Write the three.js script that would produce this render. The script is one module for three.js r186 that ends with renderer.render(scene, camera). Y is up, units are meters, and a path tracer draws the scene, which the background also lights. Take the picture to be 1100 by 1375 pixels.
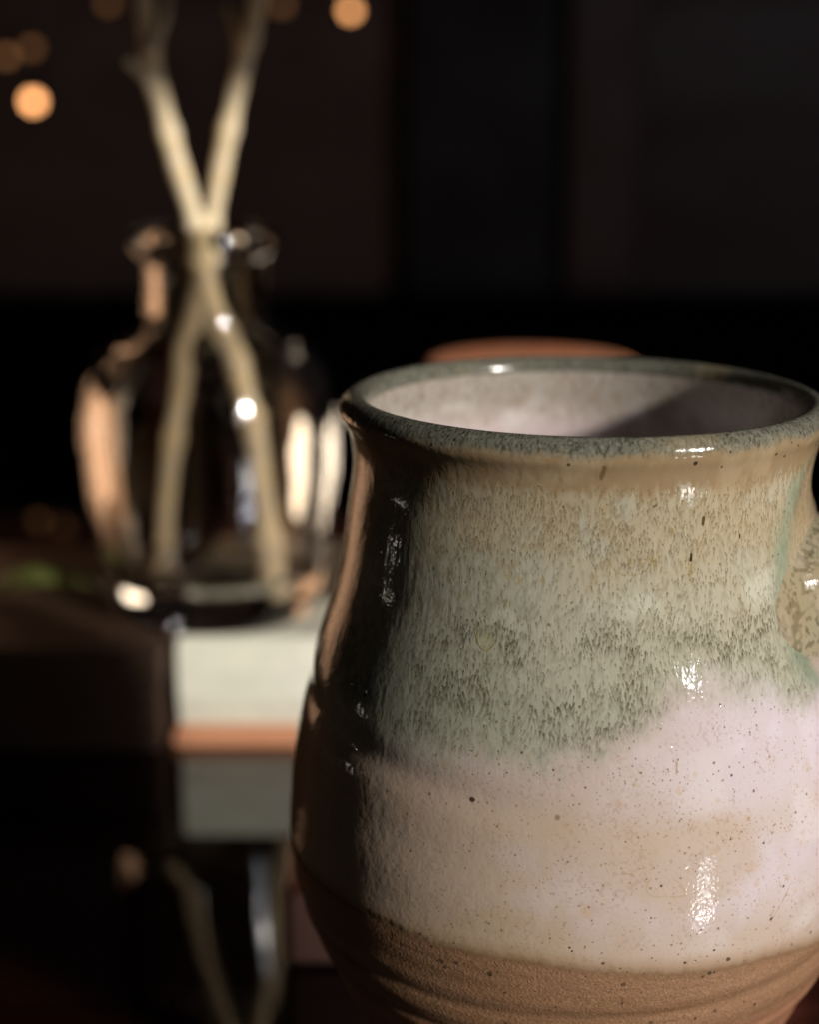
import * as THREE from 'three';
import { mergeGeometries, toCreasedNormals } from 'three/addons/utils/BufferGeometryUtils.js';
import { RoundedBoxGeometry } from 'three/addons/geometries/RoundedBoxGeometry.js';
import { RectAreaLightUniformsLib } from 'three/addons/lights/RectAreaLightUniformsLib.js';

// ---------------------------------------------------------------- camera, light, exposure
const scene = new THREE.Scene();
scene.background = new THREE.Color(0x000000);
const D2R = Math.PI / 180, EYE = 0.1726;
const camera = new THREE.PerspectiveCamera(40, 0.8008, 0.02, 20);
camera.position.set(0, EYE, 0);
camera.rotation.set(-15 * D2R, 0, 0);
camera.focus = 0.185;
camera.userData.fStop = 9.6;
const renderer = new THREE.WebGLRenderer();
renderer.toneMapping = THREE.LinearToneMapping;
renderer.toneMappingExposure = 1;
renderer.shadowMap.enabled = true;
RectAreaLightUniformsLib.init();

const KEY = { az: 43.5, el: 17.5, dist: 3.0, aim: new THREE.Vector3(0.0, 0.09, -0.26), intensity: 33.5, color: 0xfff6ea };
const keyDir = new THREE.Vector3(Math.sin(KEY.az * D2R) * Math.cos(KEY.el * D2R), Math.sin(KEY.el * D2R), Math.cos(KEY.az * D2R) * Math.cos(KEY.el * D2R));
const key = new THREE.SpotLight(KEY.color, KEY.intensity, 0, 5.2 * D2R, 0.12, 2);
key.name = 'sun_through_window';
key.position.copy(KEY.aim).addScaledVector(keyDir, KEY.dist);
key.target.position.copy(KEY.aim);
key.castShadow = true; key.shadow.radius = 5.5; key.shadow.mapSize.set(2048, 2048);
scene.add(key, key.target);
const PANE_L = 1.0;       // radiance of the high windows behind the camera
const LAMP_L = 11;        // radiance of the small globe lamp on the left

const LANTERN_L = 1.35;    // amber lantern at the left
const ADDED_LAMP_L = 3.6;  // added lamp hidden behind the mug, brightens the bottle edge
const ADDED_BULB_L = 30;      // added small white bulbs hidden behind the mug
const SUN_PANE_L = 15;    // radiance of the bright window round the key light

// ---------------------------------------------------------------- helpers
let seed = 7;
const rnd = () => { seed = (seed + 0x6d2b79f5) | 0; let t = Math.imul(seed ^ (seed >>> 15), 1 | seed); t = (t + Math.imul(t ^ (t >>> 7), 61 | t)) ^ t; return ((t ^ (t >>> 14)) >>> 0) / 4294967296; };
const LAT = new Float32Array(65536); for (let i = 0; i < 65536; i++) LAT[i] = rnd();
function vn(x, y, s = 0) {                                     // value noise 0..1
  x += s * 17.13; y += s * 31.7;
  const ix = Math.floor(x), iy = Math.floor(y); let fx = x - ix, fy = y - iy;
  fx = fx * fx * (3 - 2 * fx); fy = fy * fy * (3 - 2 * fy);
  const x0 = ix & 255, x1 = (ix + 1) & 255, y0 = (iy & 255) << 8, y1 = ((iy + 1) & 255) << 8;
  const a = LAT[y0 | x0], b = LAT[y0 | x1], c = LAT[y1 | x0], d = LAT[y1 | x1];
  return a + (b - a) * fx + (c - a) * fy + (a - b - c + d) * fx * fy;
}
const fbm = (x, y, s, n = 3) => { let v = 0, a = 0.5, t = 0; for (let i = 0; i < n; i++) { v += a * vn(x, y, s + i * 3.1); t += a; x *= 2.03; y *= 2.03; a *= 0.5; } return v / t; };
const ss = (a, b, x) => { x = (x - a) / (b - a); x = x < 0 ? 0 : x > 1 ? 1 : x; return x * x * (3 - 2 * x); };
const lerp = (a, b, t) => a + (b - a) * t;
function table(pts, x) { if (x <= pts[0][0]) return pts[0][1]; for (let i = 1; i < pts.length; i++) if (x <= pts[i][0]) return lerp(pts[i - 1][1], pts[i][1], (x - pts[i - 1][0]) / (pts[i][0] - pts[i - 1][0])); return pts[pts.length - 1][1]; }
function spline(pts) {                                          // monotone-ish cubic through [x, y]
  const n = pts.length, m = [];
  for (let i = 0; i < n; i++) { const a = pts[Math.max(0, i - 1)], b = pts[Math.min(n - 1, i + 1)]; m.push((b[1] - a[1]) / (b[0] - a[0])); }
  return (x) => {
    let i = 0; while (i < n - 2 && x > pts[i + 1][0]) i++;
    const h = pts[i + 1][0] - pts[i][0]; let t = (x - pts[i][0]) / h; t = Math.min(1, Math.max(0, t));
    const t2 = t * t, t3 = t2 * t;
    return (2 * t3 - 3 * t2 + 1) * pts[i][1] + (t3 - 2 * t2 + t) * h * m[i] + (3 * t2 - 2 * t3) * pts[i + 1][1] + (t3 - t2) * h * m[i + 1];
  };
}
function colorTex(W, H, data, wrap = THREE.RepeatWrapping) {
  const t = new THREE.DataTexture(data, W, H); t.colorSpace = THREE.SRGBColorSpace; t.magFilter = t.minFilter = THREE.LinearFilter; t.wrapS = t.wrapT = wrap; t.needsUpdate = true; return t;
}
function dataTex(W, H, data, wrap = THREE.RepeatWrapping) { const t = colorTex(W, H, data, wrap); t.colorSpace = THREE.NoColorSpace; return t; }
function bumpTex(W, H, f32, wrap = THREE.RepeatWrapping) {
  const t = new THREE.DataTexture(f32, W, H, THREE.RedFormat, THREE.FloatType); t.magFilter = t.minFilter = THREE.LinearFilter; t.wrapS = t.wrapT = wrap; t.needsUpdate = true; return t;
}
const used = new Map();
function numbered(name) { const n = used.get(name) ?? 0; used.set(name, n + 1); return n ? name + '_' + String(n).padStart(3, '0') : name; }
function mesh(name, geometry, material, parent) { const m = new THREE.Mesh(geometry, material); m.name = name; m.castShadow = m.receiveShadow = true; if (parent) parent.add(m); return m; }
function tag(o, label, category, group) { o.name = numbered(o.name); o.userData.label = label; o.userData.category = category; if (group) o.userData.group = group; scene.add(o); return o; }
function group(name, label, category, [x, y, z], grp) { const g = new THREE.Group(); g.name = name; g.position.set(x, y, z); return tag(g, label, category, grp); }
function struct(name, geometry, material) { const m = mesh(name, geometry, material, scene); m.userData.kind = 'structure'; return m; }
const std = (o) => new THREE.MeshPhysicalMaterial(o);
// surface noise texture for plain things: mottled colour + roughness + bump
function mottled(hex, { size = 256, scale = [10, 10], amount = 0.18, tint = hex, rough = 0.6, roughVar = 0.15, bump = 0.0003, s = 1, repeat = [1, 1], fine = 40 }) {
  const c = new THREE.Color(hex), d = new THREE.Color(tint), col = new Uint8Array(size * size * 4), rg = new Uint8Array(size * size * 4), bp = new Float32Array(size * size), k = new THREE.Color();
  for (let y = 0; y < size; y++) for (let x = 0; x < size; x++) {
    const u = x / size, v = y / size, n = fbm(u * scale[0], v * scale[1], s, 4), f = vn(u * fine * scale[0] / 10, v * fine * scale[1] / 10, s + 9), i = (y * size + x) * 4;
    k.copy(c).lerp(d, ss(0.3, 0.7, n)).multiplyScalar(1 + amount * (f + n - 1)).convertLinearToSRGB();
    col[i] = 255 * Math.min(1, k.r); col[i + 1] = 255 * Math.min(1, k.g); col[i + 2] = 255 * Math.min(1, k.b); col[i + 3] = 255;
    rg[i] = rg[i + 1] = rg[i + 2] = 255 * Math.min(1, Math.max(0.02, rough + roughVar * (n - 0.5) * 2)); rg[i + 3] = 255;
    bp[y * size + x] = 0.6 * n + 0.4 * f;
  }
  const maps = [colorTex(size, size, col, THREE.MirroredRepeatWrapping), dataTex(size, size, rg, THREE.MirroredRepeatWrapping), bumpTex(size, size, bp, THREE.MirroredRepeatWrapping)];
  for (const t of maps) t.repeat.set(...repeat);
  return std({ map: maps[0], roughness: 1, roughnessMap: maps[1], bumpMap: maps[2], bumpScale: bump });
}
// tube with elliptical, varying section along a curve
function sweep(curve, n, m, half, ref) {                        // half(t) -> [a along ref, b across]
  const pos = [], uv = [], idx = [], P = new THREE.Vector3(), T = new THREE.Vector3(), A = new THREE.Vector3(), B = new THREE.Vector3();
  for (let i = 0; i <= n; i++) {
    const t = i / n; curve.getPoint(t, P); curve.getTangent(t, T); A.copy(ref).addScaledVector(T, -ref.dot(T)).normalize(); B.crossVectors(T, A);
    const [a, b] = half(t);
    for (let j = 0; j <= m; j++) { const w = (j / m) * 2 * Math.PI, ca = Math.cos(w) * a, sb = Math.sin(w) * b; pos.push(P.x + A.x * ca + B.x * sb, P.y + A.y * ca + B.y * sb, P.z + A.z * ca + B.z * sb); uv.push(j / m, t); }
  }
  for (let i = 0; i < n; i++) for (let j = 0; j < m; j++) { const a = i * (m + 1) + j, b = a + m + 1; idx.push(a, a + 1, b, b, a + 1, b + 1); }
  const g = new THREE.BufferGeometry(); g.setAttribute('position', new THREE.Float32BufferAttribute(pos, 3)); g.setAttribute('uv', new THREE.Float32BufferAttribute(uv, 2)); g.setIndex(idx); g.computeVertexNormals();
  const q = g.attributes.normal; for (let i = 0; i <= n; i++) { const a = i * (m + 1), b = a + m; const v = new THREE.Vector3(q.getX(a) + q.getX(b), q.getY(a) + q.getY(b), q.getZ(a) + q.getZ(b)).normalize(); q.setXYZ(a, v.x, v.y, v.z); q.setXYZ(b, v.x, v.y, v.z); }
  return g;
}
const box = (w, h, d, r = 0.001, s = 2) => new RoundedBoxGeometry(w, h, d, s, r);

// ---------------------------------------------------------------- table and background
{
  // dark polished wood: grain along x
  const W = 512, H = 512, col = new Uint8Array(W * H * 4), rg = new Uint8Array(W * H * 4);
  for (let y = 0; y < H; y++) for (let x = 0; x < W; x++) {
    const u = x / W * 6, v = y / H * 60, g = fbm(u + 0.4 * vn(u, v * 0.2, 3), v, 5, 4), f = vn(u * 8, v * 9, 8), i = (y * W + x) * 4, k = 0.55 + 0.75 * g - 0.25 * ss(0.62, 0.8, f);
    col[i] = 29 * k; col[i + 1] = 10 * k; col[i + 2] = 6 * k; col[i + 3] = 255;
    const sm = fbm(x / W * 9, y / H * 9, 21, 4); rg[i] = rg[i + 1] = rg[i + 2] = 255 * (0.03 + 0.05 * ss(0.5, 0.8, sm)); rg[i + 3] = 255;
  }
  const m = std({ map: colorTex(W, H, col), roughness: 1, roughnessMap: dataTex(W, H, rg), ior: 1.6 });
  const t = mesh('table', box(2.0, 0.03, 1.28, 0.004, 3), m);
  t.position.set(-0.1, -0.015, -0.005);
  tag(t, 'dark polished red-brown table carrying the mug, the books and the jar', 'table');
}
const wallM = mottled(0x664f46, { size: 256, scale: [9, 9], amount: 0.12, tint: 0x58443c, rough: 0.85, bump: 0.0006, repeat: [3, 3] });
const wall = struct('wall', new THREE.BoxGeometry(4.6, 2.6, 0.1), wallM); wall.position.set(-2.31, 0.55, -1.8);
const wall2 = struct('wall_right', new THREE.BoxGeometry(1.6, 2.6, 0.1), wallM); wall2.position.set(1.62, 0.55, -1.8);
{
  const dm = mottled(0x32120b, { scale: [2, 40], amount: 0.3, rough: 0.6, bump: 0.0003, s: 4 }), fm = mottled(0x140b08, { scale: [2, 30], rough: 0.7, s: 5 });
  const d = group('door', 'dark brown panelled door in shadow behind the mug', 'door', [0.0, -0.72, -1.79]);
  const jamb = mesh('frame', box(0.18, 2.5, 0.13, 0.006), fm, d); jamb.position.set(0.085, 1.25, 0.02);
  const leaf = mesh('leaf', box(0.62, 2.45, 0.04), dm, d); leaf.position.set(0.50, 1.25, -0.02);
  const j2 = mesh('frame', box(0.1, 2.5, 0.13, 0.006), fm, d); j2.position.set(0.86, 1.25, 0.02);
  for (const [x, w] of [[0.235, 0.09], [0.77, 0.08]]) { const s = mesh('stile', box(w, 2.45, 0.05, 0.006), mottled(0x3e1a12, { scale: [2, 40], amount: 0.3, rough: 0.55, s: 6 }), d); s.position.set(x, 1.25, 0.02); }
}
{
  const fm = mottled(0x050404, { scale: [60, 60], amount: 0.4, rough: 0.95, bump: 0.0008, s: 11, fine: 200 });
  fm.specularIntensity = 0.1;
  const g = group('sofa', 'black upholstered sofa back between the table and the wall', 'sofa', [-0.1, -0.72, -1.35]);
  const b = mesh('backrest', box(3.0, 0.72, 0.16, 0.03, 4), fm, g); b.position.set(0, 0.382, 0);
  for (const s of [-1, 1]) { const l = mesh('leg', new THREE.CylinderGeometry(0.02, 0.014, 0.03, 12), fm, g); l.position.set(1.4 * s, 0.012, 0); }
}

// ---------------------------------------------------------------- mug
const MUG = new THREE.Vector3(0.0259, 0, -0.208), HANDLE_AZ = 75, ROOT_AZ = 67;
const radius = spline([[0, 26.5], [3, 26.8], [8, 25.2], [14, 24.6], [23, 27.0], [31.5, 31.9], [40, 36.5], [48.5, 40.7], [57, 43.8], [65.4, 45.15], [73.9, 44.95], [82.4, 43.85], [90.9, 41.8], [99.4, 39.55], [107.9, 36.9], [116.4, 35.5], [122, 34.95], [126.5, 34.75], [129, 34.8]]);
// throwing rings and the hand-made unevenness, in mm
function relief(az, Y) {
  const g = (c, w, a) => a * Math.exp(-(((Y - c) / w) ** 2));
  const sl = 0.045 * (az + 36);
  const lf = ss(10, -30, az); let r = 0.5 * ss(10, -25, az) * (Math.exp(-(((Y - 133.2) / 2.2) ** 2)) - Math.exp(-(((Y - 125) / 4.5) ** 2))) + lf * (g(92.6 - sl, 2.4, 0.16) + g(88.6 - sl, 2.0, -0.30));
  const k = ss(70, 62, Y);
  r += 0.8 * k * (g(60.3 + sl * 0.4, 1.1, 0.28) + g(57.6 + sl * 0.5, 0.9, -0.38) + g(55.2 + sl * 0.3, 1.2, 0.3) + g(52.0 - sl * 0.2, 0.8, -0.45) + g(50.2, 1.1, 0.25) + g(46.5, 1.2, -0.4) + g(42, 1.5, 0.3));
  r += 0.05 * Math.sin(Y * 0.62 + az * 0.03) * ss(125, 100, Y) + 0.35 * (vn(az / 40, Y / 30, 40) - 0.5);
  r -= 5.2 * Math.exp(-(((az - 86) / 13) ** 2) - (((Y - 125.4) / 3.2) ** 2));   // the potter's thumb pressed the wall in above the handle root
  return r;
}
const profile = [];                                            // [r, Y] from foot to the lip's inner edge
for (let i = 0; i <= 260; i++) { const Y = (i / 260) * 129.6; profile.push([radius(Y), Y]); }
for (let i = 1; i <= 40; i++) {                                 // lip: a soft bead
  const a = -62 + (i / 40) * 245, c = [34.05, 133.4], rx = 1.95, ry = 2.35;
  profile.push([c[0] + rx * Math.cos(a * D2R), c[1] + ry * Math.sin(a * D2R)]);
}
// smooth the junction under the lip
for (let k = 0; k < 6; k++) for (let i = 252; i < 270; i++) { profile[i] = [(profile[i - 1][0] + 2 * profile[i][0] + profile[i + 1][0]) / 4, (profile[i - 1][1] + 2 * profile[i][1] + profile[i + 1][1]) / 4]; }
const arc = [0]; for (let i = 1; i < profile.length; i++) arc.push(arc[i - 1] + Math.hypot(profile[i][0] - profile[i - 1][0], profile[i][1] - profile[i - 1][1]));
const ARC = arc[arc.length - 1];
function lathe(prof, arcs, N, displace, flip) {
  const pos = [], uv = [], idx = [], n = prof.length, L = arcs[n - 1];
  for (let j = 0; j <= N; j++) {
    const p = (j / N) * 2 - 1, az = HANDLE_AZ - p * 180, sa = Math.sin(az * D2R), ca = Math.cos(az * D2R);
    for (let i = 0; i < n; i++) { const r = (prof[i][0] + (displace ? displace(az, i) : 0)) / 1000; pos.push(r * sa, prof[i][1] / 1000, r * ca); uv.push(Math.abs(p), arcs[i] / L); }
  }
  for (let j = 0; j < N; j++) for (let i = 0; i < n - 1; i++) { const a = j * n + i, b = a + n; if (flip) idx.push(a, b, a + 1, a + 1, b, b + 1); else idx.push(a, a + 1, b, a + 1, b + 1, b); }
  const g = new THREE.BufferGeometry(); g.setAttribute('position', new THREE.Float32BufferAttribute(pos, 3)); g.setAttribute('uv', new THREE.Float32BufferAttribute(uv, 2)); g.setIndex(idx); g.computeVertexNormals();
  const q = g.attributes.normal; for (let i = 0; i < n; i++) { const a = i, b = N * n + i, v = new THREE.Vector3(q.getX(a) + q.getX(b), q.getY(a) + q.getY(b), q.getZ(a) + q.getZ(b)).normalize(); q.setXYZ(a, v.x, v.y, v.z); q.setXYZ(b, v.x, v.y, v.z); }
  return g;
}
// glaze: colour, roughness and height (mm) at an azimuth, a height and a place along the lip
const TRANS = [[-105, 94], [-70, 90.5], [-48, 91.4], [-30, 93.3], [-16, 94], [-3, 95.6], [4, 98.2], [12, 102.2], [22, 103.4], [36, 100.5], [44, 97], [60, 100], [75, 102]];
const EDGE = [[-105, 64], [-48, 66.9], [-27, 67], [-14, 67.2], [-2, 66.6], [8, 65.6], [18, 65], [30, 64.6], [43, 62.5], [75, 62]];
const C = (r, g, b) => [r, g, b];
const mixc = (a, b, t) => { a[0] += (b[0] - a[0]) * t; a[1] += (b[1] - a[1]) * t; a[2] += (b[2] - a[2]) * t; };
const CELADON = C(174, 169, 151), MINT = C(160, 162, 146), TAN = C(166, 146, 112), OLIVE = C(84, 80, 62), BROWN = C(96, 72, 42), PINK = C(190, 173, 166), LAV = C(201, 190, 196), SAND = C(180, 160, 138), CLAY = C(140, 106, 80), CLAYRED = C(146, 98, 74), LIP = C(104, 104, 94), LIPD = C(62, 61, 52);
// hare's-fur marks: thousands of short hairs that start as a darker head and thin out as they run down
const TW = 2048, TH = 2048, MX = TW / (Math.PI * 41), MY = TH / ARC;   // texture pixels per mm
const yofArc = (s) => { let a = 0, b = arc.length - 1; while (b - a > 1) { const m = (a + b) >> 1; if (arc[m] <= s) a = m; else b = m; } return lerp(profile[a][1], profile[b][1], (s - arc[a]) / (arc[b] - arc[a])); };
const rowY = Float32Array.from({ length: TH }, (_, j) => yofArc(((j + 0.5) / TH) * ARC));
const rowOf = (Y) => { let a = 0, b = TH - 1; while (b - a > 1) { const m = (a + b) >> 1; if (rowY[m] <= Y) a = m; else b = m; } return a; };
const darkHair = new Float32Array(TW * TH), paleHair = new Float32Array(TW * TH), rustHair = new Float32Array(TW * TH);
function hair(buf, px, py, len, w, k, wander) {                  // pixels; len and w in mm
  const steps = Math.ceil(len * MY * 0.8), ph = rnd() * 100; let dir = (rnd() - 0.5) * 0.9 * wander;
  for (let i = 0; i <= steps; i++) {
    const t = i / steps, r = Math.max(0.75, w * MX * (1 - 0.75 * t)), a = k * (1 - t) * (0.55 + 0.45 * Math.exp(-4 * t)) * (t < 0.06 ? t / 0.06 : 1);
    const x0 = Math.max(0, Math.floor(px - r - 1)), x1 = Math.min(TW - 1, Math.ceil(px + r + 1)), y0 = Math.max(0, Math.floor(py - r - 1)), y1 = Math.min(TH - 1, Math.ceil(py + r + 1));
    for (let y = y0; y <= y1; y++) for (let x = x0; x <= x1; x++) { const d = Math.hypot(x - px, y - py), v = a * ss(r + 0.7, r * 0.35, d), q = y * TW + x; if (v > buf[q]) buf[q] = v; }
    dir = lerp(dir, wander * 2.4 * (vn(px * 0.045, py * 0.03, 60 + (ph > 50 ? 1 : 0)) - 0.5), 0.18); px += Math.sin(dir) * 1.25; py -= Math.cos(dir) * 1.25;
  }
}
function hairs() {
  const N = 26000;
  for (let i = 0; i < N; i++) {
    const u = rnd(), Y = lerp(91, 129.5, rnd()), az = HANDLE_AZ - u * 180, x = az * D2R * 41, cl = fbm(x * 0.16, Y * 0.33, 71, 3), cl2 = vn(x * 0.7, Y * 0.5, 72);
    const zone = 0.5 * ss(131, 126, Y) * ss(117.5, 121.5, Y) + 0.62 * ss(113.5, 109, Y) * ss(94, 99, Y) + 0.42;
    const dens = zone * (0.42 + 0.75 * ss(0.36, 0.66, cl)) * (0.45 + 0.9 * ss(0.25, 0.75, cl2));
    if (rnd() > dens) continue;
    const low = ss(108, 98, Y), big = ss(0.45, 0.7, cl) * ss(113.5, 108, Y);
    hair(darkHair, u * TW, rowOf(Y), 0.6 + 1.3 * rnd() ** 2 + 1.1 * low * rnd() + 0.7 * big, 0.09 + 0.16 * rnd() * rnd() + 0.10 * big * rnd(), (0.4 + 0.75 * rnd()) * (0.8 + 0.35 * big - 0.25 * ss(100, 94, Y)), 0.8 + 0.2 * low);
  }
  for (let i = 0; i < 2600; i++) { const u = rnd(), Y = lerp(94, 128, rnd()); hair(darkHair, u * TW, rowOf(Y), 1.6 + 3.2 * rnd(), 0.16 + 0.3 * rnd(), 0.12 + 0.24 * rnd(), 1.3); }
  for (let i = 0; i < 9000; i++) { const u = rnd(), Y = lerp(93, 127, rnd()); hair(paleHair, u * TW, rowOf(Y), 0.8 + 2.2 * rnd(), 0.07 + 0.1 * rnd(), 0.4 + 0.6 * rnd(), 0.8); }
  const clump = (az, Y, n, sx, sy, len) => { for (let i = 0; i < n; i++) hair(rustHair, ((HANDLE_AZ - az) / 180) * TW + (rnd() - 0.5) * 2 * sx * MX, rowOf(Y) + (rnd() - 0.5) * 2 * sy * MY, len * (0.5 + rnd()), 0.07 + 0.07 * rnd(), 0.5 + 0.5 * rnd(), 0.8); };
  for (let i = 0; i < 34; i++) clump(HANDLE_AZ - rnd() * 175, lerp(110, 119, rnd()), 3 + Math.floor(rnd() * 7), 0.4 + 0.7 * rnd(), 0.6, 0.9);
  for (let i = 0; i < 60; i++) clump(HANDLE_AZ - rnd() * 175, lerp(119, 129, rnd()), 3 + Math.floor(rnd() * 9), 0.5 + 0.8 * rnd(), 0.8, 0.9);
  clump(-22.7, 118.2, 16, 1.3, 1.3, 1.3); clump(-19.3, 117.6, 12, 0.6, 0.9, 1.2); clump(4.5, 119.6, 16, 2.2, 0.6, 1.1); clump(9, 119.6, 8, 0.5, 0.6, 1.2); clump(-1, 119.2, 10, 0.8, 0.8, 1.2); clump(17.7, 118.6, 8, 0.15, 0.6, 2.6); clump(-14, 117.5, 6, 0.3, 0.5, 1.6); clump(-4, 116.5, 8, 0.9, 0.7, 1.1); clump(30, 112, 10, 1.2, 0.8, 0.9);
}
hairs();
function glaze(az, Y, s, out, bt0, be0, q) {                     // s: arc length in mm; out: [r, g, b, rough, height]
  const x = az * D2R * 41, y = s;
  const low = fbm(x * 0.06, y * 0.07, 3, 3), mid = fbm(x * 0.3, y * 0.22, 4, 3), n1 = vn(x * 1.7, y * 0.6, 5), n2 = vn(x * 2.9, y * 1.4, 6);
  const c = [...CELADON], bt = bt0 + 3.2 * (mid - 0.5) + 1.6 * (n1 - 0.5) + 1.2 * (n2 - 0.5), toPink = ss(bt + 3.8, bt - 4.2, Y);
  const dh = darkHair[q], st = dh * (1 - toPink * toPink);
  if (toPink < 1) {
    const up = ss(112, 127, Y + 8 * (mid - 0.5));
    mixc(c, MINT, ss(0.35, 0.7, low) * 0.45 + 0.55 * ss(113, 100, Y));
    mixc(c, TAN, 0.5 * up * ss(0.25, 0.6, mid + 0.15));
    mixc(c, [200, 200, 186], 0.5 * ss(0.55, 0.75, fbm(x * 0.14, y * 0.2, 10, 2)) * ss(120, 116, Y) * ss(109, 113, Y));
    mixc(c, [202, 203, 188], paleHair[q] * 0.30 * (1 - dh));
    mixc(c, [150, 150, 132], 0.22 * ss(0.45, 0.75, vn(x * 0.9, y * 0.55, 9)) * ss(113, 107, Y));
    const dk = [...OLIVE]; mixc(dk, BROWN, up * 0.65 + 0.25 * ss(0.5, 0.75, mid)); mixc(c, dk, Math.min(0.9, st * 0.92));
    mixc(c, [132, 106, 48], rustHair[q] * 0.75 * (1 - toPink));
  }
  if (toPink > 0) {
    const p = [...PINK];
    mixc(p, LAV, ss(-5, 30, az + 26 * (low - 0.5)) * (0.55 + 0.45 * ss(70, 90, Y)) + 0.25 * ss(0.5, 0.75, mid));
    mixc(p, SAND, ss(10, -30, az + 30 * (mid - 0.5)) * ss(94, 84, Y) * 0.75 + 0.5 * ss(0.55, 0.72, low) * ss(92, 84, Y));
    mixc(p, SAND, 0.55 * ss(75, 67, Y + 3 * (mid - 0.5)) + 0.35 * Math.exp(-(((Y - 85.5 + 0.03 * az) / 3) ** 2)) * mid * 1.6);
    mixc(p, [150, 122, 100], 0.20 * ss(0.6, 0.85, vn(x * 3.1, y * 2.6, 11)) * ss(0.35, 0.65, vn(x * 0.35, y * 0.3, 12)));
    mixc(p, [212, 204, 206], 0.5 * ss(0.55, 0.75, fbm(x * 0.11, y * 0.16, 13, 2)) * ss(-5, 25, az));
    mixc(c, p, toPink);
  }
  const fineB = vn(x * 3.3, y * 3.0, 15), coarseB = fbm(x * 0.8, y * 0.6, 14, 2);
  let h = 0.012 * (1 - dh) * (1 - toPink) + 0.036 * coarseB + 0.02 * vn(x * 1.5, y * 0.35, 26) * (1 - toPink) + (0.009 + 0.006 * toPink) * fineB + 0.02 * toPink * vn(x * 1.5, y * 1.3, 25) * ss(-10, -45, az), rough = 0.04 + 0.04 * mid;
  // tan band and the speckled lip
  const tb = ss(127.2, 129.6, Y + 2.0 * (n1 - 0.5) + 1.2 * (mid - 0.5));
  if (tb > 0) { const t = [138, 112, 80]; mixc(t, [156, 134, 104], ss(0.4, 0.7, mid)); mixc(t, BROWN, 0.4 * dh); mixc(c, t, tb * 0.7); }
  const lip = ss(ARC - 7.4, ARC - 5.8, s + 1.3 * (mid - 0.5) + 0.8 * (n2 - 0.5));
  if (lip > 0) { const t = [...LIP]; mixc(t, LIPD, ss(0.5, 0.75, vn(x * 4.2, y * 3.0, 16)) * 0.7); mixc(t, [132, 133, 121], ss(0.6, 0.85, vn(x * 3.4, y * 2.1, 17)) * 0.6); mixc(t, TAN, 0.4 * ss(0.55, 0.75, low)); mixc(c, t, lip); rough = lerp(rough, 0.14, lip); }
  // pooled glaze beside the handle root
  const hd = Math.abs(ROOT_AZ - az), hw = 20.5 * Math.sqrt(Math.max(0, 1 - ((Y - 113) / 18.5) ** 2)) + 1.5;
  const pool = Math.exp(-(((hd - hw - 0.6 - 2 * (mid - 0.5)) / 4.0) ** 2)) * ss(95, 101, Y) * ss(131, 126, Y);
  mixc(c, [120, 136, 116], pool * (0.35 + 0.5 * n1)); h += 0.26 * pool + 0.05 * pool * n1; rough = lerp(rough, 0.05, pool);
  const inr = ss(1, -3, hd - hw) * ss(131, 125, Y); mixc(c, [160, 130, 94], inr * 0.4 * ss(97, 104, Y)); mixc(c, PINK, inr * ss(106, 99, Y) * 0.8);
  // raw clay
  const be = be0 + 0.5 * (vn(x * 0.25, 3, 18) - 0.5) + 0.35 * (vn(x * 1.3, 5, 19) - 0.5);
  const clay = ss(be + 0.7, be - 0.6, Y + 0.5 * (vn(x * 2.2, y * 2.2, 27) - 0.5));
  const lineD = Math.exp(-(((Y - be) / 0.42) ** 2));
  if (Y < be + 4) {
    const g1 = vn(x * 4.2, y * 4.2, 20), g2 = vn(x * 8.5, y * 8.5, 22), t = [...CLAY];
    mixc(t, CLAYRED, ss(58, 44, Y + 10 * (low - 0.5)) * 0.85); mixc(t, [118, 88, 58], 0.5 * ss(0.4, 0.7, fbm(x * 0.05, y * 0.9, 23, 3)));
    mixc(t, [176, 142, 106], 0.35 * ss(0.66, 0.86, g1)); mixc(t, [74, 52, 36], 0.5 * ss(0.72, 0.9, g2));
    mixc(c, [142, 112, 82], 0.6 * ss(be + 3.2, be, Y)); mixc(c, t, clay); mixc(c, [104, 78, 54], 0.45 * lineD);
    rough = lerp(rough, 0.48 + 0.2 * g1, clay);
    h = lerp(h + 0.16 * ss(be + 0.0, be + 1.3, Y), 0.05 * g1 + 0.03 * g2 + 0.05 * vn(x * 0.5, y * 1.6, 24), clay);
  } else h += 0.16;
  out[0] = c[0]; out[1] = c[1]; out[2] = c[2]; out[3] = rough; out[4] = h;
}
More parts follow.
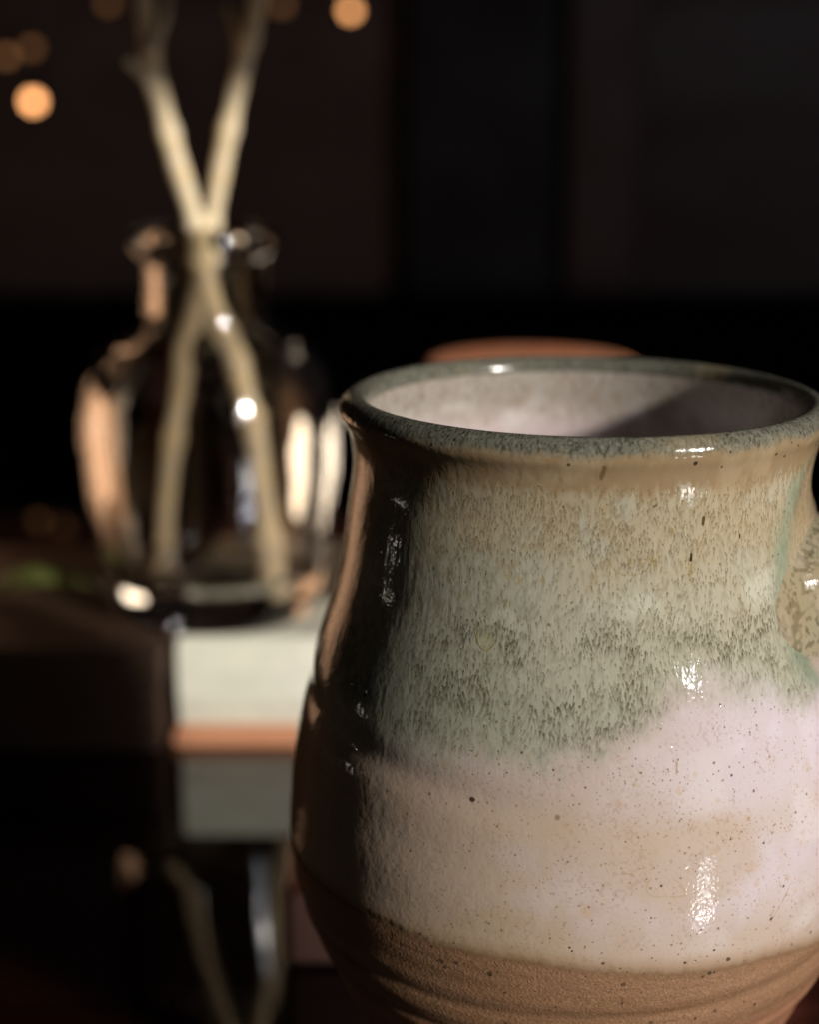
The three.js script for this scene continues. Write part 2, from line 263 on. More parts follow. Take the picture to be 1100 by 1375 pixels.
const mugMaps = (() => {
  const col = new Uint8Array(TW * TH * 4), rg = new Uint8Array(TW * TH * 4), bp = new Float32Array(TW * TH), out = [0, 0, 0, 0, 0];
  const azs = Float32Array.from({ length: TW }, (_, i) => HANDLE_AZ - ((i + 0.5) / TW) * 180), bts = azs.map((a) => table(TRANS, a)), bes = azs.map((a) => table(EDGE, a));
  for (let j = 0; j < TH; j++) {
    const s = ((j + 0.5) / TH) * ARC, Y = rowY[j];
    for (let i = 0; i < TW; i++) {
      const k = (j * TW + i) * 4;
      if (Y > 34 || !(j & 7) || i === 0) glaze(azs[i], Y, s, out, bts[i], bes[i], j * TW + i);
      col[k] = Math.min(255, Math.max(0, out[0])); col[k + 1] = Math.min(255, Math.max(0, out[1])); col[k + 2] = Math.min(255, Math.max(0, out[2])); col[k + 3] = 255;
      const q = 255 * Math.min(1, out[3]); rg[k] = rg[k + 1] = rg[k + 2] = q; rg[k + 3] = 255; bp[j * TW + i] = out[4];
    }
  }
  // marks that sit in single places: specks, drips, rings of ash
  function stamp(az, Y, pts, w, rgb, alpha, dh = 0, rag = 0.4) {
    const cx = ((HANDLE_AZ - az) / 180) * TW, cy = rowOf(Y), xs = pts.map((p) => p[0]), ys = pts.map((p) => p[1]), e = w * 2.5;
    for (let y = Math.floor((Math.min(...ys) - e) * MY); y <= (Math.max(...ys) + e) * MY; y++) for (let x = Math.floor((Math.min(...xs) - e) * MX); x <= (Math.max(...xs) + e) * MX; x++) {
      const px = x / MX, py = y / MY; let d = 1e9;
      if (pts.length === 1) d = Math.hypot(px - pts[0][0], py - pts[0][1]);
      for (let i = 1; i < pts.length; i++) { const [ax, ay] = pts[i - 1], bx = pts[i][0] - ax, by = pts[i][1] - ay, t = Math.min(1, Math.max(0, ((px - ax) * bx + (py - ay) * by) / (bx * bx + by * by + 1e-9))); d = Math.min(d, Math.hypot(px - ax - bx * t, py - ay - by * t)); }
      const X = Math.round(cx + x), Y2 = Math.round(cy + y); if (X < 0 || X >= TW || Y2 < 0 || Y2 >= TH) continue;
      d += rag * w * (vn(X * 0.11, Y2 * 0.11, 30) - 0.5) * 2;
      const a = alpha * ss(w * 1.25, w * 0.5, d); if (a <= 0) continue;
      const k = (Y2 * TW + X) * 4; for (let c = 0; c < 3; c++) col[k + c] = lerp(col[k + c], rgb[c], a); bp[Y2 * TW + X] += dh * a;
    }
  }
  const dots = (n, y0, y1, r0, r1, rgb, alpha, dh) => { for (let i = 0; i < n; i++) { const k = rnd() ** 3; stamp(HANDLE_AZ - rnd() * 180, lerp(y0, y1, rnd()), [[0, 0]], lerp(r0, r1, k), rgb, alpha * (0.45 + 0.55 * rnd()), dh); } };
  dots(3200, 66, 94, 0.06, 0.15, [120, 88, 62], 0.7, -0.01);
  dots(150, 66, 94, 0.08, 0.2, [74, 50, 36], 0.85, -0.02);
  dots(60, 64, 72, 0.12, 0.34, [52, 36, 28], 0.9, -0.03);
  dots(420, 92, 130, 0.07, 0.2, [66, 56, 38], 0.8, -0.015);
  dots(260, 40, 66, 0.10, 0.35, [50, 34, 26], 0.8, -0.02);
  dots(500, 91, 101, 0.07, 0.16, [70, 60, 50], 0.75, -0.03);
  dots(90, 70, 95, 0.35, 0.9, [186, 152, 108], 0.28, 0);
  const loop = (rx, ry, a0, a1, n = 18) => Array.from({ length: n + 1 }, (_, i) => { const a = lerp(a0, a1, i / n) * D2R; return [rx * Math.cos(a), ry * Math.sin(a)]; });
  stamp(-25.2, 109.2, loop(1.6, 2.2, -200, 30), 0.14, [122, 114, 66], 0.5, 0.05, 1.0);
  stamp(-25.2, 108.3, [[0, 0]], 1.5, [170, 166, 110], 0.28);
  stamp(4.5, 120.0, loop(3.3, 2.2, -180, 0), 0.13, [134, 120, 70], 0.42, 0.05, 1.0); stamp(4.5, 117.7, [[-0.2, 0], [0.2, -0.5]], 0.36, [120, 88, 44], 0.75, -0.03, 1.0);
  stamp(17.7, 119.2, [[0, 1.0], [0.05, 0.2]], 0.2, [50, 32, 14], 0.95, -0.03);
  stamp(20.5, 124.2, [[0, 0.6], [0.1, -0.2]], 0.2, [70, 46, 22], 0.8, 0, 0.9); stamp(9.4, 126.9, [[0, 0.1], [0.2, -0.05]], 0.24, [58, 38, 20], 0.85, 0, 0.9); stamp(30, 121.6, [[0, 0.4], [0, -0.1]], 0.13, [60, 44, 26], 0.85);
  stamp(9.8, 78.0, [[-2.6, -1.4], [1.6, -1.05], [2.3, -0.4], [2.5, 0.5], [2.0, 1.2]], 0.13, [168, 140, 104], 0.3, 0, 0.9); stamp(9.8, 78.0, [[-2.6, -1.4], [-1.9, 0.3], [-0.9, 1.1]], 0.10, [172, 140, 98], 0.3, 0, 0.9); stamp(3.2, 80.2, [[-0.5, 0], [0.5, 0.1]], 0.25, [160, 130, 100], 0.4, 0, 0.9);
  stamp(31.6, 71.0, [[-2.4, 3.2], [-0.2, 0.4], [0.4, -0.4], [0.9, 0.2], [0.3, 0.7]], 0.12, [160, 126, 92], 0.35, 0, 0.9);
  stamp(12.4, 93.4, [[0, 0.7], [0.1, -0.9]], 0.13, [150, 118, 84], 0.45, 0, 0.9);
  stamp(-9, 87.2, [[0, 0]], 0.42, [110, 82, 62], 0.5, -0.05); stamp(-24.3, 88.0, [[0, 0]], 0.36, [60, 44, 36], 0.85, 0.12); stamp(-2.2, 131.3, [[0, 0.9], [0.3, -0.5]], 0.38, [92, 66, 40], 0.6, -0.02);
  for (let i = 0; i < 55; i++) { const a = rnd() * 360; stamp(HANDLE_AZ - rnd() * 180, 132.2, [[0, -1 + 5 * rnd()]], 0.14 + 0.16 * rnd(), [40, 34, 24], 0.85, -0.01); }
  return { map: colorTex(TW, TH, col, THREE.ClampToEdgeWrapping), rough: dataTex(TW, TH, rg, THREE.ClampToEdgeWrapping), bump: bumpTex(TW, TH, bp, THREE.ClampToEdgeWrapping) };
})();
const mug = group('mug', 'large pot-bellied stoneware mug with celadon green and pink glaze, nearest the camera', 'mug', MUG.toArray());
{
  const m = std({ map: mugMaps.map, roughness: 1, roughnessMap: mugMaps.rough, bumpMap: mugMaps.bump, bumpScale: 0.001, ior: 1.5, specularIntensity: 0.85 });
  mesh('body', lathe(profile, arc, 720, (az, i) => relief(az, profile[i][1]) * ss(ARC - 2, ARC - 6, arc[i])), m, mug);
  // inside
  const top = profile[profile.length - 1], prof = [];
  const inner = spline([[11, 8], [13, 20], [20, 25], [32, 30], [48, 36.5], [65, 40.8], [82, 39.8], [99, 35.4], [108, 33.1], [117, 32.0], [126, 31.85], [top[1], top[0]]]);
  for (let i = 0; i <= 120; i++) { const Y = lerp(top[1], 11, i / 120); prof.push([inner(Y), Y]); }
  prof.push([0.01, 10.5]);
  const ar = [0]; for (let i = 1; i < prof.length; i++) ar.push(ar[i - 1] + Math.hypot(prof[i][0] - prof[i - 1][0], prof[i][1] - prof[i - 1][1]));
  const W = 1024, H = 1024, col = new Uint8Array(W * H * 4), bp = new Float32Array(W * H), L = ar[ar.length - 1];
  for (let j = 0; j < H; j++) for (let i = 0; i < W; i++) {
    const s = (j / H) * L, x = (i / W) * Math.PI * 33, mid = fbm(x * 0.25, s * 0.3, 51, 3), k = (j * W + i) * 4, c = [192, 178, 178];
    mixc(c, [200, 192, 190], ss(0.4, 0.7, mid));
    const g = ss(9.5, 3.5, s + 5 * (mid - 0.5)); mixc(c, [150, 144, 134], g * 0.8); mixc(c, [108, 98, 86], 0.5 * ss(0.6, 0.8, vn(x * 2.4, s * 1.3, 52)) * ss(7, 2, s)); mixc(c, [146, 128, 108], 0.35 * ss(0.62, 0.8, vn(x * 1.4, s * 0.6, 53)) * ss(15, 6, s));
    if (vn(x * 3.7, s * 3.7, 54) > 0.94) mixc(c, [110, 90, 70], 0.5);
    col[k] = c[0]; col[k + 1] = c[1]; col[k + 2] = c[2]; col[k + 3] = 255; bp[j * W + i] = 0.03 * mid + 0.01 * vn(x * 3, s * 3, 55);
  }
  mesh('inside', lathe(prof, ar, 200, null), std({ map: colorTex(W, H, col, THREE.ClampToEdgeWrapping), roughness: 0.16, bumpMap: bumpTex(W, H, bp, THREE.ClampToEdgeWrapping), bumpScale: 0.001 }), mug);
  // handle: springs from the neck just below the lip, rises, and comes down to the belly
  const dir = new THREE.Vector3(Math.sin(ROOT_AZ * D2R), 0, Math.cos(ROOT_AZ * D2R)), side = new THREE.Vector3(dir.z, 0, -dir.x);
  const pts = [[31, 110.5], [35.8, 112.2], [42, 115], [50, 118.5], [59, 119.5], [65.5, 111], [65, 98], [58.5, 82], [50.5, 73], [42, 68.5]].map(([r, y]) => dir.clone().multiplyScalar(r / 1000).setY(y / 1000));
  const curve = new THREE.CatmullRomCurve3(pts, false, 'centripetal');
  const half = (t) => { const e = Math.exp(-((t / 0.12) ** 2)), f = Math.exp(-(((1 - t) / 0.07) ** 2)); return [(8.3 + 8.5 * e + 2.5 * f) / 1000, (4.6 + 13.5 * e + 3 * f) / 1000]; };
  const hg = sweep(curve, 120, 64, half, side), hw = 512, hh = 1024, hc = new Uint8Array(hw * hh * 4), hb = new Float32Array(hw * hh);
  for (let j = 0; j < hh; j++) for (let i = 0; i < hw; i++) {
    const a = (i / hw) * 2 * Math.PI, x = (i / hw) * 44, y = (j / hh) * 130, k = (j * hw + i) * 4, mid = fbm(x * 0.2, y * 0.2, 61, 3), n1 = vn(x * 1.6, y * 0.5, 62), edge = Math.abs(Math.cos(a)), c = [166, 152, 126];
    mixc(c, [150, 146, 122], 0.85 * ss(0.35, 0.7, mid)); mixc(c, [96, 90, 70], 0.65 * ss(0.52, 0.75, vn(x * 2.8, y * 1.0, 64)) * ss(0.3, 0.6, mid)); mixc(c, [164, 138, 104], 0.3 * ss(0.85, 1, edge)); mixc(c, [178, 164, 146], 0.5 * ss(0.5, 0.75, vn(x * 0.4, y * 0.3, 66))); mixc(c, [196, 178, 172], ss(70, 100, y + 20 * (mid - 0.5)));
    mixc(c, [90, 72, 54], 0.5 * ss(0.84, 0.95, vn(x * 2.2, y * 2.2, 63)));
    hc[k] = c[0]; hc[k + 1] = c[1]; hc[k + 2] = c[2]; hc[k + 3] = 255; hb[j * hw + i] = 0.10 * mid + 0.05 * n1 + 0.02 * vn(x * 2.5, y * 2.5, 65);
  }
  mesh('handle', hg, std({ map: colorTex(hw, hh, hc), roughness: 0.15, bumpMap: bumpTex(hw, hh, hb), bumpScale: 0.001, ior: 1.52 }), mug);
}

// ---------------------------------------------------------------- the two books
const BOOKZ = -0.380;                                           // front plane of the stack
{
  const g = group('book', 'thin terracotta-covered book lying flat on the table under the pale green book', 'book', [-0.0440, 0, BOOKZ - 0.052]);
  const cm = mottled(0xe2a27c, { scale: [30, 30], amount: 0.25, tint: 0xd8946c, rough: 0.55, s: 31, fine: 160 }), pm = mottled(0xcdb894, { scale: [2, 60], rough: 0.9, s: 32 });
  const W = 0.0500, D = 0.104;
  const c0 = mesh('back_cover', box(W, 0.0012, D, 0.0005), cm, g); c0.position.y = 0.0008;
  const c1 = mesh('front_cover', box(W, 0.0012, D, 0.0005), cm, g); c1.position.y = 0.0032;
  const sp = mesh('spine', box(W, 0.0037, 0.0016, 0.0007), cm, g); sp.position.set(0, 0.0020, D / 2 + 0.0004);
  const pg = mesh('page_block', box(W - 0.006, 0.0011, D - 0.006, 0.0003), pm, g); pg.position.set(0, 0.0020, -0.002);
}
{
  const g = group('book', 'pale green cloth-bound book under the glass bottle', 'book', [-0.0440, 0.0040, BOOKZ - 0.055]);
  const cm = mottled(0xe2e0d0, { scale: [40, 40], amount: 0.16, tint: 0xd8d8c6, rough: 0.75, bump: 0.0002, s: 33, fine: 300 }), pm = mottled(0xd8d4c2, { scale: [1, 120], amount: 0.2, rough: 0.95, s: 34, fine: 10 });
  const W = 0.0470, D = 0.1, H = 0.0280;
  const c0 = mesh('back_cover', box(W, 0.0024, D, 0.0009), cm, g); c0.position.y = 0.0012;
  const c1 = mesh('front_cover', box(W, 0.0024, D, 0.0009), cm, g); c1.position.y = H - 0.0012;
  const shape = []; for (let i = 0; i <= 24; i++) { const a = (-90 + (i / 24) * 180) * D2R; shape.push([0.0035 * Math.cos(a), (H / 2 - 0.0004) * Math.sin(a)]); }
  const s = new THREE.Shape(); s.moveTo(-0.004, -H / 2 + 0.0004); for (const [x, y] of shape) s.lineTo(x, y); s.lineTo(-0.004, H / 2 - 0.0004); s.closePath();
  const eg = new THREE.ExtrudeGeometry(s, { depth: W, bevelEnabled: false }); eg.translate(0, H / 2, -W / 2); eg.rotateY(-Math.PI / 2);
  const sp = mesh('spine', toCreasedNormals(eg, 0.6), cm, g); sp.position.set(0, 0, D / 2 - 0.0005);
  const pg = mesh('page_block', box(W - 0.008, H - 0.0049, D - 0.006, 0.0005), pm, g); pg.position.set(0, H / 2, -0.005);
}
const BOOKTOP = 0.0040 + 0.0280;
{
  const g = group('box', 'brown walnut box in shade, under the left half of the glass bottle', 'box', [-0.1372, 0, BOOKZ - 0.0465]), m = mottled(0x4e3828, { scale: [3, 40], amount: 0.5, tint: 0x3e2b1f, rough: 0.6, bump: 0.0002, s: 35, fine: 60 });
  const b = mesh('tray', box(0.131, 0.021, 0.103, 0.0012, 3), m, g); b.position.y = 0.0107;
  const l = mesh('lid', box(0.1335, 0.0118, 0.1055, 0.0014, 3), m, g); l.position.y = BOOKTOP - 0.0060;
}

// ---------------------------------------------------------------- glass bottle with two twigs
const BOTTLE = new THREE.Vector3(-0.0600, BOOKTOP + 0.0002, -0.4145);
{
  const S = 0.85, k = (h) => (h + 0.1647) * S;
  const outer = [[0, -0.1647 + 0.002], [0.022, -0.1647 + 0.0015], [0.033, -0.1647], [0.0365, -0.1635], [0.0382, -0.158], [0.0398, -0.147], [0.0424, -0.130], [0.0444, -0.112], [0.0449, -0.102], [0.0444, -0.092], [0.0426, -0.0832], [0.0396, -0.0765], [0.0348, -0.0708], [0.0288, -0.0670], [0.0240, -0.0642], [0.0218, -0.0600], [0.0211, -0.053], [0.0210, -0.044], [0.0214, -0.0405], [0.0240, -0.0385], [0.0254, -0.0352], [0.0250, -0.0316], [0.0228, -0.0298], [0.0200, -0.0296]];
  const inner = [[0.0176, -0.0308], [0.0162, -0.038], [0.0158, -0.052], [0.0165, -0.061], [0.0195, -0.0675], [0.0250, -0.0735], [0.0300, -0.0790], [0.0336, -0.0855], [0.0354, -0.0930], [0.0360, -0.1020], [0.0354, -0.114], [0.0338, -0.130], [0.0320, -0.143], [0.0300, -0.149], [0.026, -0.1525], [0.014, -0.1505], [0, -0.1490]];
  const seg = (pts, n) => new THREE.SplineCurve(pts.map(([r, h]) => new THREE.Vector2(r * S, k(h)))).getPoints(n).map((p) => new THREE.Vector2(Math.max(0, p.x), p.y));
  const pts = [...seg(outer, 150), ...seg(inner, 110)];
  pts[0].x = 0; pts[pts.length - 1].x = 0;
  const g = new THREE.LatheGeometry(pts, 160), p = g.attributes.position;
  for (let i = 0; i < p.count; i++) { const a = Math.atan2(p.getZ(i), p.getX(i)), y = p.getY(i), inn = i % pts.length > 150, q = 1 + 0.006 * Math.sin(2 * a + y * 30) + 0.004 * Math.sin(3 * a - y * 55) + (inn ? 0.006 * Math.sin(y * 430 + 2 * a) : (0.007 * Math.sin(y * 330 + 0.6 * a) + 0.003 * Math.sin(y * 790 + 1.3 * a))) * ss(0.004, 0.012, y); p.setX(i, p.getX(i) * q); p.setZ(i, p.getZ(i) * q); }
  const b = mesh('glass_bottle', g, std({ color: 0xf6f3ee, roughness: 0.03, transmission: 1, thickness: 0.004, ior: 1.58 }));
  b.position.copy(BOTTLE);
  tag(b, 'clear round-shouldered glass bottle standing on the pale green book', 'bottle');
}
const pixel = (px, py, z) => {                                   // a point at world depth z that the photograph shows at px, py
  const F = 1375 / 2 / Math.tan(20 * D2R), x = (px - 550) / F, y = (687.5 - py) / F, c = Math.cos(15 * D2R), s = Math.sin(15 * D2R);
  const d = new THREE.Vector3(x, y * c - s, -(c + y * s)); return d.multiplyScalar(z / d.z).add(new THREE.Vector3(0, EYE, 0));
};
{
  const pale = mottled(0xffeccb, { scale: [5, 60], amount: 0.45, tint: 0xf8dcae, rough: 0.8, bump: 0.0006, s: 41 });
  const twig = (label, list, z, r, shoots) => {
    const pts = list.map(([x, y], i) => pixel(x, y, z[i]).sub(BOTTLE)), g = group('dried_twig', label, 'twig', BOTTLE.toArray(), null);
    const c = new THREE.CatmullRomCurve3(pts), ref = new THREE.Vector3(0, 0, 1);
    mesh('stem', sweep(c, 140, 20, (t) => { const q = r * (1 - 0.25 * t) * (1 + 0.10 * Math.sin(t * 31) * Math.sin(t * 13) + 0.28 * Math.exp(-((((t * 6.3) % 1 - 0.5) / 0.10) ** 2))); return [q, q * 0.95]; }, ref), pale, g);
    for (const [a, b, rr] of shoots) { const p0 = a.sub(BOTTLE), p1 = b.sub(BOTTLE), mid = p0.clone().lerp(p1, 0.5).add(new THREE.Vector3(0.0015, 0.001, 0.001)); mesh('side_shoot', sweep(new THREE.CatmullRomCurve3([p0, mid, p1]), 14, 12, (t) => [rr * (1 - 0.5 * t), rr * (1 - 0.5 * t)], ref), pale, g); }
    return g;
  };
  const zA = -0.410, zB = -0.4215;
  twig('pale dried twig leaning left out of the bottle, forked at its upper end', [[362, 792], [352, 690], [336, 570], [318, 505], [284, 410], [262, 300], [236, 215], [214, 130], [200, 60], [190, -40]], [-0.402, -0.4, -0.4, -0.401, -0.405, -0.410, -0.411, -0.412, -0.413, -0.414], 0.0035,
    [[pixel(214, 138, zA), pixel(170, 80, zA + 0.004), 0.0026], [pixel(203, 70, zA), pixel(228, -20, zA - 0.006), 0.0016]]);
  twig('pale dried twig leaning right out of the bottle', [[203, 786], [215, 700], [228, 600], [244, 500], [264, 400], [283, 300], [298, 215], [318, 118], [338, 40], [352, -40]], [-0.438, -0.435, -0.430, -0.427, -0.424, -0.4225, -0.4215, -0.420, -0.419, -0.418], 0.0032,
    [[pixel(322, 100, zB), pixel(306, 10, zB - 0.004), 0.0020]]);
}

// ---------------------------------------------------------------- jar behind the mug, block, leaf
{
  const z = -0.391, c = pixel(715, 482, z), r = 0.0302, H = c.y;
  const jm = mottled(0xc8683f, { scale: [14, 14], amount: 0.22, tint: 0xb5552f, rough: 0.7, bump: 0.0003, s: 44 });
  const g = group('terracotta_jar', 'tall terracotta jar with a flat lid, its top showing behind the mug rim', 'jar', [c.x, 0, z]);
  mesh('body', new THREE.LatheGeometry([[0, 0], [0.022, 0], [0.0235, 0.0015], [0.0265, 0.03], [0.0278, 0.07], [0.0272, H - 0.012], [0.0262, H - 0.0086], [0, H - 0.0086]].map(([x, y]) => new THREE.Vector2(x, y)), 96), jm, g);
  const lid = mesh('lid', new THREE.LatheGeometry([[0, -0.0084], [r - 0.002, -0.0084], [r - 0.0006, -0.0076], [r, -0.006], [r, -0.0022], [r - 0.0006, -0.0008], [r - 0.002, -0.0001], [r - 0.006, 0], [0, 0.0004]].map(([x, y]) => new THREE.Vector2(x, y)), 96), mottled(0xf2a47c, { scale: [14, 14], amount: 0.2, tint: 0xe8946a, rough: 0.65, bump: 0.0003, s: 45 }), g);
  lid.position.y = H;
}
{
  const m = mottled(0xf0c6b4, { scale: [6, 14], amount: 0.2, tint: 0xe4b4a0, rough: 0.6, s: 46 });
  const b = mesh('wooden_block', box(0.046, 0.019, 0.03, 0.0025, 4), m); b.position.set(-0.0042, 0.0096, -0.281);
  tag(b, 'small dusty pink block on the table behind the foot of the mug', 'block');
}
{
  // a narrow leaf on the book, left of the bottle
  const p = pixel(88, 800, -0.425), L = 0.036, pos = [], uv = [], idx = [];
  for (let i = 0; i <= 24; i++) for (let j = 0; j <= 8; j++) { const t = i / 24, s = (j / 8) * 2 - 1, w = 0.008 * Math.sin(Math.PI * Math.min(1, t * 0.96 + 0.04)) ** 0.7; pos.push(L * (t - 0.75), 0.006 * Math.sin(Math.PI * t) + 0.0035 - 0.003 * s * s, w * s); uv.push(t, j / 8); }
  for (let i = 0; i < 24; i++) for (let j = 0; j < 8; j++) { const a = i * 9 + j, b = a + 9; idx.push(a, a + 1, b, b, a + 1, b + 1); }
  const g = new THREE.BufferGeometry(); g.setAttribute('position', new THREE.Float32BufferAttribute(pos, 3)); g.setAttribute('uv', new THREE.Float32BufferAttribute(uv, 2)); g.setIndex(idx); g.computeVertexNormals();
  const l = mesh('leaf', g, mottled(0x66703a, { scale: [4, 10], amount: 0.3, tint: 0x566030, rough: 0.45, s: 47 })); l.position.set(p.x, BOOKTOP, p.z); l.rotation.y = 0.25;
  tag(l, 'narrow yellow-green leaf lying left of the glass bottle', 'leaf');
}

// ---------------------------------------------------------------- warm string lights far behind
{
  const glow = (e) => new THREE.MeshStandardMaterial({ color: 0x402008, emissive: 0xffb070, emissiveIntensity: e, roughness: 0.4 }), dark = std({ color: 0x0a0706, roughness: 0.8 });
  const string = (label, list, z, ends) => {
    const pts = list.map(([x, y]) => pixel(x, y, z)), o = pts[0].clone(), g = group('string_light', label, 'string lights', o.toArray());
    const path = [ends[0], ...list.map(([x, y]) => [x + 2, y - 16]), ends[1]].map(([x, y]) => pixel(x, y, z).sub(o));
    mesh('cable', new THREE.TubeGeometry(new THREE.CatmullRomCurve3(path), 80, 0.0015, 6), dark, g);
    pts.forEach((p, i) => {
      const b = mesh('bulb', new THREE.SphereGeometry(list[i][2], 20, 14), glow(list[i][3]), g); b.position.copy(p).sub(o);
      const s = mesh('socket', new THREE.CylinderGeometry(0.003, 0.0045, 0.014, 12), dark, b); s.position.y = list[i][2] + 0.005;
    });
  };
  string('string of small amber bulbs hanging at the upper left, one bulb bright', [[8, 75, 0.006, 0.5], [42, 64, 0.006, 0.35], [44, 136, 0.0075, 6.0]], -1.55, [[-120, -30], [130, -60]]);
  string('string of small amber bulbs at the top centre, to the right of the twigs', [[145, 4, 0.006, 0.25], [378, 6, 0.006, 0.3], [470, 14, 0.0062, 4.0]], -1.5, [[60, -70], [620, -80]]);
}

{
  // unseen bulbs added behind the mug: extra light for the bottle and the block
  const dark = std({ color: 0x0a0706, roughness: 0.8 }), pts = [0.135, 0.175].map((d) => new THREE.Vector3(-0.045 + 0.656 * d, 0.0058, -0.385 + 0.755 * d)), o = pts[0].clone();
  const g = group('string_light', 'added string of small white bulbs, hidden behind the mug to light the block', 'string lights', o.toArray());
  const path = [new THREE.Vector3(0.02, 0.0012, -0.34), ...pts.map((p, i) => p.clone().add(new THREE.Vector3(0.004 * (i % 2 ? 1 : -1), -0.0046, -0.004))), new THREE.Vector3(0.075, 0.0012, -0.30)].map((p) => p.sub(o));
  mesh('cable', new THREE.TubeGeometry(new THREE.CatmullRomCurve3(path), 90, 0.0011, 8), dark, g);
  for (const p of pts) {
    const b = mesh('bulb', new THREE.SphereGeometry(0.0045, 20, 14), new THREE.MeshStandardMaterial({ color: 0xffffff, emissive: 0xf6f4ff, emissiveIntensity: ADDED_BULB_L, roughness: 0.5 }), g); b.position.copy(p).sub(o);
    const l = new THREE.PointLight(0xf6f4ff, ADDED_BULB_L * Math.PI * 0.0045 ** 2, 0, 2); l.position.copy(b.position); l.castShadow = true; l.shadow.radius = 0.22; l.name = 'added_bulb_light'; g.add(l);
  }
}

// ---------------------------------------------------------------- outside the frame: what the glaze and the glass mirror, with added light helpers
{
  // squat amber lantern at the left: the coppery band down the mug's edge is its reflection
  const g = group('lantern', 'squat amber glass lantern on the table at the left, outside the picture', 'lantern', [-0.238, 0, -0.515]), dm = std({ color: 0x17100b, roughness: 0.5, metalness: 0.6 });
  const V = (p) => p.map(([x, y]) => new THREE.Vector2(x, y));
  mesh('base', new THREE.LatheGeometry(V([[0, 0], [0.062, 0], [0.064, 0.004], [0.062, 0.008], [0, 0.008]]), 64), dm, g);
  const sh = mesh('lamp_shade', new THREE.LatheGeometry(V([[0, 0.0085], [0.055, 0.0085], [0.066, 0.022], [0.069, 0.05], [0.066, 0.085], [0.056, 0.11], [0.04, 0.12], [0, 0.12]]), 64), new THREE.MeshStandardMaterial({ color: 0x402a18, emissive: 0xffc496, emissiveIntensity: LANTERN_L, roughness: 0.4 }), g);
  mesh('cap', new THREE.LatheGeometry(V([[0, 0.1205], [0.042, 0.1205], [0.044, 0.125], [0.02, 0.136], [0.008, 0.146], [0, 0.147]]), 48), dm, g);
  for (let i = 0; i < 16; i++) { const a = (i / 16) * 2 * Math.PI + 0.2, c = new THREE.CatmullRomCurve3([[0.058, 0.006], [0.0685, 0.024], [0.0715, 0.05], [0.0685, 0.086], [0.058, 0.112], [0.041, 0.1225]].map(([r, y]) => new THREE.Vector3(r * Math.sin(a), y, r * Math.cos(a)))); mesh('rib', new THREE.TubeGeometry(c, 24, i % 3 ? 0.0016 : 0.0034, 8), dm, g); }
  const l = new THREE.PointLight(0xffc496, LANTERN_L * 0.007, 0, 2); l.position.set(0, 0.06, 0); l.castShadow = true; l.shadow.radius = 2.5; l.name = 'lantern_light'; g.add(l);
}
{
  const L = (p, n, k = 72) => new THREE.LatheGeometry(new THREE.SplineCurve(p.map(([x, y]) => new THREE.Vector2(x, y))).getPoints(n).map((q) => new THREE.Vector2(Math.max(0, q.x), q.y)), k);
  // warm lamp added out of sight behind the mug, to brighten the bottle's right edge
  const lamp = group('added_lamp', 'small warm frosted lamp added unseen behind the mug to brighten the bottle edge', 'lamp', [0.024, 0, -0.60]);
  mesh('base', L([[0, 0], [0.02, 0], [0.02, 0.004], [0.009, 0.008], [0, 0.009]], 30, 40), std({ color: 0x15110f, roughness: 0.5 }), lamp);
  const bulb = mesh('bulb', new THREE.SphereGeometry(0.029, 32, 20), new THREE.MeshStandardMaterial({ color: 0xffffff, emissive: 0xffe9cc, emissiveIntensity: ADDED_LAMP_L, roughness: 0.6 }), lamp); bulb.position.y = 0.036;
  const pl = new THREE.PointLight(0xffe9cc, ADDED_LAMP_L * Math.PI * 0.029 ** 2, 0, 2); pl.position.set(0, 0.036, 0); pl.castShadow = true; pl.shadow.radius = 1.4; pl.name = 'added_lamp_light'; lamp.add(pl);
}
{
  const p = mesh('added_dark_mat', box(0.42, 0.004, 0.34, 0.0015), mottled(0x1a1512, { scale: [60, 60], amount: 0.5, rough: 0.95, bump: 0.0006, s: 52, fine: 200 })); p.position.set(-0.60, 0.0022, -0.32);  // matt sheet added out of view so the table does not mirror the globe lamp
  tag(p, 'unseen dark woven mat added to stop the table mirroring the globe lamp', 'added_dark_mat');
}
{
  // small globe lamp on the table, far left
  const g = group('globe_lamp', 'small white globe lamp on the table, to the left outside the picture', 'lamp', [-0.66, 0.0044, -0.34]);
  mesh('base', new THREE.LatheGeometry([[0, 0], [0.03, 0], [0.03, 0.006], [0.006, 0.012], [0.005, 0.02], [0.006, 0.024], [0.006, 0.0262], [0, 0.0262]].map(([x, y]) => new THREE.Vector2(x, y)), 40), std({ color: 0x15110f, roughness: 0.5 }), g);
  const b = mesh('bulb', new THREE.SphereGeometry(0.0075, 32, 20), new THREE.MeshStandardMaterial({ color: 0xffffff, emissive: 0xfff2e0, emissiveIntensity: LAMP_L, roughness: 0.5 }), g); b.position.y = 0.034;
  const l = new THREE.PointLight(0xfff2e0, LAMP_L * Math.PI * 0.0075 ** 2, 0, 2); l.position.set(0, 0.034, 0); l.castShadow = true; l.shadow.radius = 0.36; l.name = 'globe_light'; g.add(l);
}
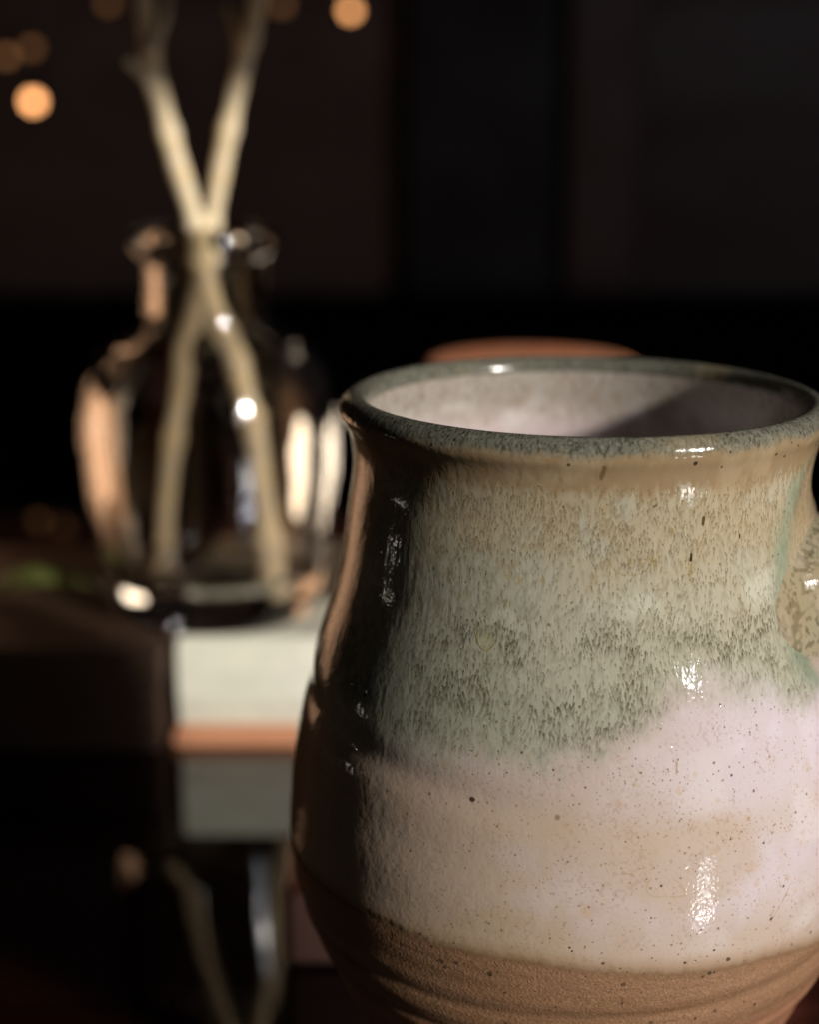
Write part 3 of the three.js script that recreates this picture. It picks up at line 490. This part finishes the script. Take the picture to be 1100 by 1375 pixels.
{
  // row of high windows behind the camera
  const fm = std({ color: 0xd8d2c8, roughness: 0.6 }), w = 0.30, h = 0.032;
  const panes = [-1.5, -1.0, -0.55, -0.15, 0.3, 0.75, 1.3];
  panes.forEach((x, i) => {
    const g = group('window', 'narrow high window ' + ['farthest left', 'second from the left', 'third from the left', 'in the middle', 'third from the right', 'second from the right', 'farthest right'][i] + ' in the row behind the camera', 'window', [x, 1.35, 1.35], 'high windows behind the camera');
    g.lookAt(0.03, 0.13, -0.2);
    mesh('pane', new THREE.PlaneGeometry(w, h), new THREE.MeshStandardMaterial({ color: 0x101010, emissive: 0xfff0e0, emissiveIntensity: PANE_L, roughness: 0.3, side: THREE.DoubleSide }), g);
    for (const s of [-1, 1]) { const r = mesh('frame', box(w + 0.05, 0.022, 0.03, 0.003), fm, g); r.position.y = s * (h / 2 + 0.012); const v = mesh('frame', box(0.022, h, 0.03, 0.003), fm, g); v.position.x = s * (w / 2 + 0.012); }
    const l = new THREE.RectAreaLight(0xfff0e0, PANE_L, w, h); l.name = 'window_light'; l.position.z = 0.018; l.rotation.y = Math.PI; g.add(l);
  });
}
{
  // bright window round the key lamp's direction: two tall panes one above the other
  const c = KEY.aim.clone().addScaledVector(keyDir, 3.06), fm = std({ color: 0xd8d2c8, roughness: 0.6 }), w = 0.22, h = 0.29;
  const g = group('window', 'bright two-pane window at the right behind the camera', 'window', c.toArray());
  g.lookAt(KEY.aim);
  for (const s of [-1, 1]) {
    const p = mesh('pane', new THREE.PlaneGeometry(w, h), new THREE.MeshStandardMaterial({ color: 0x101010, emissive: 0xf4f6ff, emissiveIntensity: SUN_PANE_L, roughness: 0.3 }), g); p.position.y = s * (h / 2 + 0.03);
    const l = new THREE.RectAreaLight(0xf4f6ff, SUN_PANE_L, w, h); l.name = 'window_light'; l.position.set(0, s * (h / 2 + 0.03), 0.02); l.rotation.y = Math.PI; g.add(l);
    const v = mesh('frame', box(0.06, 2 * h + 0.06, 0.04, 0.004), fm, g); v.position.x = s * (w / 2 + 0.032);
  }
  for (const y of [-(h + 0.062), 0, h + 0.062]) { const r = mesh('frame', box(y ? w + 0.13 : w, 0.058, 0.04, 0.004), fm, g); r.position.y = y; }
  // unseen cloth hung close above the table, added to shade the upper twig ends
  const foot = new THREE.Vector3(-0.072, 0.194, -0.413), at = foot.clone().addScaledVector(key.position.clone().sub(foot).normalize(), 0.21);
  const b = group('added_shade_cloth', 'unseen cloth hung above the table, added to shade the upper ends of the twigs', 'shading_cloth', at.toArray());
  b.rotation.y = KEY.az * D2R;
  const cloth = mesh('cloth', new THREE.BoxGeometry(0.7, 0.5, 0.004), std({ color: 0x5a5048, roughness: 0.9 }), b); cloth.position.y = 0.262;
  const bar = mesh('bottom_bar', box(0.7, 0.024, 0.012, 0.003), fm, b); bar.position.y = 0.0;
}
renderer.render(scene, camera);
